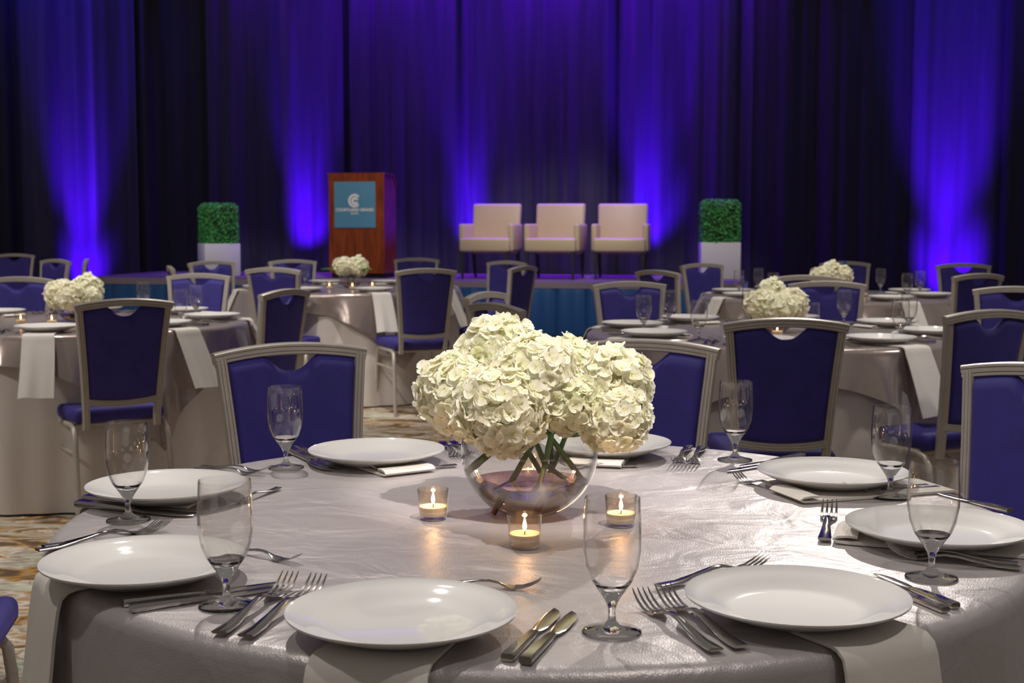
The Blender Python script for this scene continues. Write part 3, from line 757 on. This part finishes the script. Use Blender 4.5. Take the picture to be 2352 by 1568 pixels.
# ================================================================ FOREGROUND TABLE
C0 = Vector((0.045, 2.23)); R0 = 0.79
table(C0.x, C0.y, R0, 'round table under the foreground tablecloth')
cloth('tablecloth', C0.x, C0.y, R0, lambda a: 0.745, M['cloth'], 'taupe satin cloth on the foreground table, falling to the floor', 'tablecloth', 5, 0.030, 0.0, 0.05, 400)

# plates: rim centre in the photo, label, napkin end shows?
PL = [('A', 923, 1325, 1482, 'white dinner plate at the bottom centre, nearest the camera', 0, 'napkin hanging from under the bottom centre plate'),
      ('B', 1830, 1295, 1440, 'white dinner plate at the front right, above the right-hand hanging napkin', 0, 'napkin hanging from under the front right plate'),
      ('C', 2155, 1152, 1260, 'white dinner plate at the right edge, behind the rightmost goblet', 1, 'folded napkin under the plate at the right edge'),
      ('D', 1912, 1044, 1116, 'white dinner plate at the far right of the foreground table', 1, 'folded napkin under the far right plate of the foreground table'),
      ('E', 1390, 989, 1038, 'white dinner plate half hidden behind the vase of hydrangeas', 1, 'folded napkin under the plate behind the vase'),
      ('F', 865, 1002, 1060, 'white dinner plate at the far side, left of the vase', 1, 'folded napkin under the plate left of the vase'),
      ('G', 382, 1071, 1152, 'white dinner plate at the far left of the foreground table', 0, 'napkin under the far left plate of the foreground table'),
      ('H', 331, 1225, 1345, 'white dinner plate at the left, behind the front left goblet', 0, 'napkin hanging over the left edge from under the left plate')]
for i, (k, px, y1, y2, lab, roll, nlab) in enumerate(PL):
    pf = ground(px, y1, TZ+0.031); pn_ = ground(px, y2, TZ+0.031); p = Vector(((px-CX)*0.5*(pf.x/(px-CX)+pn_.x/(px-CX)), (pf.y+pn_.y)/2, 0)); d = Vector((p.x-C0.x, p.y-C0.y)); r = d.length; a = math.atan2(d.y, d.x)
    tag(obj('dinner_plate', plate_me, None, (p.x, p.y, TZ+0.0062)), lab, 'plate', 'dinner plates on the foreground table')
    rin = r-{'D': 0.145, 'C': 0.150}.get(k, 0.150) if roll else r-0.07
    a2 = a + {'A': 0.01, 'B': 0.03, 'H': -0.09, 'D': -0.12}.get(k, 0.0)
    nm = napkin_mesh(rin, R0, r, 0.120 if roll else 0.140, 0.30, i, roll)
    tag(obj('napkin', nm, None, (C0.x, C0.y, TZ), a2-PI/2), nlab, 'napkin', 'napkins on the foreground table')

gb = make_goblet()
GOB = [(1405, 1453, 'largest goblet at the front, right of the bottom centre plate'),
       (521, 1393, 'goblet at the front left between knives and forks'),
       (295, 1196, 'goblet at the left in front of the far left plate'),
       (657, 1075, 'goblet at the far side left, before the facing blue chair'),
       (1688, 1057, 'goblet at the far side right, before the dark chair back'),
       (2044, 1143, 'goblet between the far right plate and the right edge plate'),
       (2139, 1328, 'rightmost goblet, in front of the right edge plate')]
for i, (px, py, lab) in enumerate(GOB):
    o = gb if i == 0 else copy_tree(gb)
    p = ground(px, py, TZ); o.location = (p.x, p.y, TZ+0.0008); tag(o, lab, 'goblet', 'goblets on the foreground table')

fk = make_fork(); kn = make_knife(); used = {'f': False, 'k': False}
def piece(kind, end, tip, label, scale=1.0, z=TZ+0.0008, flip=0):
    proto = fk if kind == 'f' else kn
    o = proto if not used[kind] else copy_tree(proto); used[kind] = True
    a = ground(*end, z); b = ground(*tip, z); d = b-a
    ln = 0.205 if kind == 'f' else 0.226
    sc = max(0.78, min(1.12, d.length/ln))
    mid = (a+b)/2; u = d.normalized(); st0 = mid-u*ln*sc/2
    o.location = (st0.x, st0.y, z); o.rotation_euler = (0, 0, math.atan2(-u.x, u.y)); o.scale = (sc, sc, sc)
    tag(o, label, 'fork' if kind == 'f' else 'knife', 'forks on the foreground table' if kind == 'f' else 'knives on the foreground table')
    print(kind, label[:40], round(d.length, 3)); return o
# place settings, handle end -> tip (as they lie on the cloth)
piece('f', (503, 1462), (668, 1346), 'outer fork left of the bottom centre plate')
piece('f', (563, 1470), (733, 1352), 'inner fork partly under the left rim of the bottom centre plate')
piece('f', (1010, 1345), (1205, 1352), 'dessert fork peeping out right above the bottom centre plate')
piece('k', (1165, 1520), (1280, 1402), 'left one of the two knives right of the bottom centre plate')
piece('k', (1206, 1527), (1320, 1409), 'right one of the two knives right of the bottom centre plate')
piece('f', (1645, 1502), (1470, 1384), 'outer fork left of the front right plate, beside the largest goblet')
piece('f', (1702, 1494), (1522, 1376), 'inner fork left of the front right plate')
piece('f', (1513, 1354), (1762, 1296), 'dessert fork lying behind the front right plate')
piece('k', (2163, 1404), (1985, 1332), 'nearer knife sticking out right of the front right plate')
piece('k', (2190, 1396), (2015, 1322), 'farther knife sticking out right of the front right plate')
piece('f', (2343, 1311), (2042, 1276), 'nearer of two forks under the right edge plate')
piece('f', (2338, 1301), (2036, 1267), 'farther of two forks under the right edge plate', z=TZ+0.003)
piece('f', (1893, 1247), (1906, 1174), 'fork pointing away, alone on the cloth right of centre')
piece('k', (2312, 1176), (2160, 1136), 'nearer knife behind the right edge plate')
piece('f', (1834, 1143), (1688, 1100), 'dessert fork lying in front of the far right plate')
piece('k', (1838, 1058), (1667, 1085), 'nearer knife left of the far right plate')
piece('k', (1845, 1050), (1695, 1074), 'farther knife left of the far right plate')
piece('f', (2130, 1118), (1940, 1128), 'left of the two forks behind the far right goblet')
piece('f', (2156, 1122), (1968, 1134), 'right of the two forks behind the far right goblet')
piece('f', (1582, 1029), (1553, 1072), 'left fork of the pair right of the hidden plate')
piece('f', (1612, 1031), (1588, 1074), 'right fork of the pair right of the hidden plate')
piece('f', (1446, 1073), (1300, 1076), 'dessert fork in front of the plate behind the vase')
piece('k', (1192, 1024), (1205, 1058), 'knife seen through the vase, left of the hidden plate')
piece('f', (1048, 1072), (850, 1086), 'dessert fork in front of the plate left of the vase')
piece('f', (1016, 1020), (1052, 1056), 'left fork of the pair between that plate and the vase')
piece('f', (1040, 1018), (1082, 1052), 'right fork of the pair beside the vase')
piece('k', (664, 1036), (762, 1086), 'left knife beside the far side left goblet')
piece('k', (678, 1030), (783, 1082), 'right knife beside the far side left goblet')
piece('f', (448, 1080), (604, 1092), 'nearer fork right of the far left plate')
piece('f', (462, 1074), (622, 1086), 'farther fork right of the far left plate')
piece('k', (178, 1162), (441, 1188), 'nearer knife in front of the far left plate')
piece('k', (192, 1150), (472, 1180), 'farther knife in front of the far left plate')
piece('f', (640, 1124), (532, 1164), 'dessert fork behind the front left goblet rim')
piece('f', (86, 1270), (368, 1220), 'nearer fork behind the left plate')
piece('f', (100, 1262), (390, 1216), 'farther fork behind the left plate')
piece('f', (516, 1262), (678, 1294), 'dessert fork right of the left plate, tines to the right')
piece('k', (282, 1392), (641, 1342), 'farther knife in front of the left plate')
piece('k', (300, 1405), (656, 1350), 'nearer knife in front of the left plate')

# vase with water
VB = ground(1216, 1180, TZ)
vase = tag(empty('glass_vase', (VB.x, VB.y, TZ+0.0008)), 'round clear glass bowl vase with tinted water on foreground table', 'vase')
Rv = 0.1150; cz = 0.108
def arc(Rr, z0, z1, n, c): return [(math.sqrt(max(0, Rr*Rr-(z-c)**2)), z) for z in [z0+(z1-z0)*i/n for i in range(n+1)]]
outer = [(0, 0.0)]+arc(Rv, 0.0, 0.150, 26, cz); inner = list(reversed([(0, 0.005)]+arc(Rv-0.003, 0.005, 0.150, 26, cz)))
obj('bowl', lathe_mesh('bowl', outer+[(outer[-1][0]-0.001, 0.1515)]+inner, thinglass('vase_glass', (0.975, 0.97, 0.96), 1.3, 0.5), 72), vase)
wt = [(0, 0.0056)]+arc(Rv-0.0036, 0.0056, 0.056, 14, cz)+[(0, 0.056)]
obj('water', lathe_mesh('water', wt, M['water'], 72), vase)['label'] = 'brownish water'

HY = [(1150, 822, 2.46, .080, 1, [(1262, 950, 2.40), (1133, 1180, 2.34)], 'topmost white hydrangea, at the upper left of the bouquet'),
      (1064, 902, 2.42, .080, 0, [(1136, 1031, 2.40), (1072, 1084, 2.38)], 'leftmost white hydrangea of the big bouquet'),
      (1152, 940, 2.32, .078, 0, [(1213, 1035, 2.36), (1240, 1082, 2.40)], 'lowest front white hydrangea, hanging over the vase'),
      (1226, 862, 2.37, .074, 0, [(1272, 969, 2.36), (1253, 1061, 2.36), (1225, 1178, 2.32)], 'white hydrangea in the very middle of the bouquet'),
      (1302, 852, 2.44, .064, 2, [(1228, 1008, 2.40), (1251, 1065, 2.39), (1335, 1126, 2.36)], 'greenish white hydrangea right of the middle'),
      (1398, 890, 2.42, .078, 1, [(1251, 986, 2.38), (1347, 1114, 2.40)], 'rightmost upper white hydrangea'),
      (1414, 958, 2.36, .062, 0, [(1300, 1000, 2.38), (1262, 1090, 2.44)], 'lower right white hydrangea'),
      (1300, 925, 2.37, .058, 2, [(1262, 990, 2.40), (1272, 1110, 2.45)], 'small greenish hydrangea above the crossing stems')]
for (px, py, Y, r, var, way, lab) in HY:
    Y -= 0.115; r *= 0.975; way = [(q[0], q[1], q[2]-0.115) for q in way]
    c = atY(px, py, Y); root = tag(empty('hydrangea', c), lab, 'flower', 'hydrangeas in the big vase')
    h = obj('flower_head', HEADS[var], root); k = r/0.080; h.scale = (k, k, k); h.rotation_euler = (0.3*math.sin(px), 0.3*math.cos(px), px*0.7)
    pts = [Vector((0, 0, -0.02))]+[atY(*q)-c for q in way]
    sm = MB(); me = stem_mesh([p+c for p in pts], 0.0062 if px == 1064 else 0.0046); me.transform(Matrix.Translation(-c)); obj('stem', me, root)

vt = make_votive()
for i, (px, py, lab) in enumerate(((995, 1192, 'votive candle left of the vase'), (1205, 1257, 'votive candle in front of the vase'), (1426, 1208, 'votive candle seen through the largest goblet'), (1226, 1106, 'votive candle behind the vase, seen through its glass'))):
    o = vt if i == 0 else copy_tree(vt); p = ground(px, py, TZ); o.location = (p.x, p.y, TZ+0.0008)
    tag(o, lab, 'candle', 'candles on the foreground table')
    l = bpy.data.lights.new('flame_light', 'POINT'); l.energy = 0.09; l.color = (1.0, 0.55, 0.22); l.shadow_soft_size = 0.004
    lo = bpy.data.objects.new('flame_light', l); COL.objects.link(lo); lo.location = (p.x, p.y, TZ+0.052)

# ================================================================ BACKGROUND TABLES
SECT = ['right end', 'back right', 'back', 'back left', 'left end', 'front left', 'front', 'front right']
SECT2 = ['right side towards the back', 'back, right of centre', 'back, left of centre', 'left side towards the back', 'left side towards the front', 'front, left of centre', 'front, right of centre', 'right side towards the front']
def place_name(a):
    k = int(((math.degrees(a) % 360)+22.5)//45) % 8
    return SECT[k]
small_fork = MB().add(fh.v, fh.f); small_fork.add(ft.v, ft.f); small_fork = small_fork.mesh('fork', M['steel'])
small_knife = MB().add(kh.v, kh.f); small_knife.add(kb.v, kb.f); small_knife = small_knife.mesh('table_knife', M['steel'])
def bg_table(cx, cy, R, base, name, seed, h, rot, cutlery, flowers, candles, skipg=(), greens=()):
    table(cx, cy, R, 'round table under the cloths of the %s' % name)
    cloth('tablecloth', cx, cy, R, lambda a: 0.750, M['under'], 'pale floor-length undercloth of the %s' % name, 'tablecloth', seed, 0.03, 0.0, 0.04, 240)
    cloth('table_overlay', cx, cy, R, square_drop(h, R), M['overlay'], 'shiny taupe satin overlay on the %s' % name, 'tablecloth', seed+3, 0.050, 0.010, 0.13, 360, rot)
    z = TZ+0.010
    names = {}
    for k in range(8):
        a = math.radians(base+45*k); ux, uy = math.cos(a), math.sin(a); rr = R-0.175
        pn = SECT[int(round((base % 360+45*k)/45)) % 8] if base != 22.5 else SECT2[k]
        tag(obj('dinner_plate', plate_me, None, (cx+ux*rr, cy+uy*rr, z+0.0062)), 'white dinner plate at the %s of the %s' % (pn, name), 'plate', 'plates on the %s' % name)
        nm = napkin_mesh(rr-0.155, R+0.012, rr, 0.13, 0.23, seed*10+k, 1, 0.48)
        tag(obj('napkin', nm, None, (cx, cy, z), a-PI/2), 'folded napkin hanging at the %s of the %s' % (pn, name), 'napkin', 'napkins on the %s' % name)
        if k not in skipg:
            b = a-0.36 if True else a
            g_ = copy_tree(gb); g_.location = (cx+math.cos(a+0.33)*(rr-0.06), cy+math.sin(a+0.33)*(rr-0.06), z+0.0008)
            tag(g_, 'clear goblet at the %s of the %s' % (pn, name), 'goblet', 'goblets on the %s' % name)
        if cutlery:
            # diner faces the centre: forks to the left, knives to the right
            tx, ty = -uy, ux
            for j, (off, me, nm_, ct) in enumerate(((-0.175, small_fork, 'fork', 'inner'), (-0.205, small_fork, 'fork', 'outer'), (0.175, small_knife, 'table_knife', 'inner'), (0.20, small_knife, 'table_knife', 'outer'))):
                rad = rr+0.09
                o = obj(nm_, me, None, (cx+ux*rad+tx*off, cy+uy*rad+ty*off, z+0.0008), math.atan2(ux, -uy))
                if off > 0.19: o.location.x += 0.0
                tag(o, '%s %s at the %s of the %s' % (ct, 'fork' if nm_ == 'fork' else 'knife', pn, name), 'fork' if nm_ == 'fork' else 'knife', '%ss on the %s' % ('fork' if nm_ == 'fork' else 'knife', name))
    # centrepiece
    v = copy_tree(vase); v.location = (cx+flowers[0], cy, z+0.0008); v.scale = (0.72, 0.72, 0.72)
    tag(v, 'small round glass vase on the %s' % name, 'vase', 'vases on the background tables')
    for i, (dx, dy, dz, r, lb) in enumerate(flowers[1]):
        root = tag(empty('hydrangea', (cx+flowers[0]+dx, cy+dy, dz)), '%s of the %s' % (lb, name), 'flower', 'hydrangeas on the %s' % name)
        hh = obj('flower_head', SMALL[i % 2], root); kk = r/0.08; hh.scale = (kk, kk, kk); hh.rotation_euler = (i*0.4, i*0.7, i*1.9)
        me = MB().tube([(0, 0, -0.02), (-dx*0.9, -dy*0.9, z+0.03-dz)], 0.0045, 6); 
        obj('stem', mesh('stem', me.v, me.f, M['stem'], True, [(0.05, 0.16, 0.02)]*len(me.v)), root)
        if i in greens:
            lf = obj('leaf', LEAF, root, (0, -0.01, -0.03)); lf.rotation_euler = (0.1, 0.0, greens[i]); lf.location = (0.05*(-math.sin(greens[i])), -0.03, -0.04)
    for (dx, dy, lb) in candles:
        o = copy_tree(vt); o.location = (cx+dx, cy+dy, z+0.0008); tag(o, 'votive candle %s of the flowers on the %s' % (lb, name), 'candle', 'candles on the %s' % name)

bg_table(-2.13, 6.55, 0.83, 8, 'left table', 17, 0.95, -0.10, True,
         (0.0, [(-0.062, 0.0, 0.900, .076, 'left white hydrangea'), (0.062, 0.03, 0.925, .073, 'upper right white hydrangea'), (0.01, -0.07, 0.895, .068, 'front white hydrangea'), (0.085, -0.02, 0.880, .060, 'lower right white hydrangea')]),
         [(-0.18, -0.22, 'left'), (-0.02, -0.26, 'in front'), (0.2, -0.1, 'right')], greens={3: -1.5})
bg_table(-1.20, 9.88, 0.81, 22.5, 'middle table', 29, 0.94, -0.25, False,
         (0.02, [(-0.055, 0, 0.930, .072, 'left white hydrangea'), (0.055, 0.01, 0.930, .074, 'right white hydrangea')]),
         [(-0.11, -0.2, 'left'), (0.06, -0.24, 'in front'), (0.19, -0.12, 'right')], skipg=(0, 1, 4, 5, 6, 7), greens={0: 1.6, 1: -2.4})
bg_table(1.16, 5.90, 0.82, -62, 'right table', 41, 0.95, -0.08, True,
         (0.0, [(-0.068, -0.01, 0.890, .073, 'left white hydrangea'), (-0.015, 0.04, 0.940, .064, 'top white hydrangea'), (0.072, 0.0, 0.890, .068, 'right white hydrangea'), (0.0, -0.075, 0.880, .068, 'front white hydrangea')]),
         [(-0.2, -0.1, 'left'), (-0.04, -0.22, 'in front'), (0.19, -0.12, 'right')])
bg_table(2.08, 8.85, 0.82, -68, 'far right table', 53, 0.96, 0.4, False,
         (0.02, [(-0.072, 0, 0.895, .070, 'left white hydrangea'), (0.0, 0.02, 0.930, .066, 'top white hydrangea'), (0.072, 0, 0.900, .064, 'right white hydrangea')]),
         [(-0.16, -0.2, 'left'), (0.2, -0.12, 'right')])
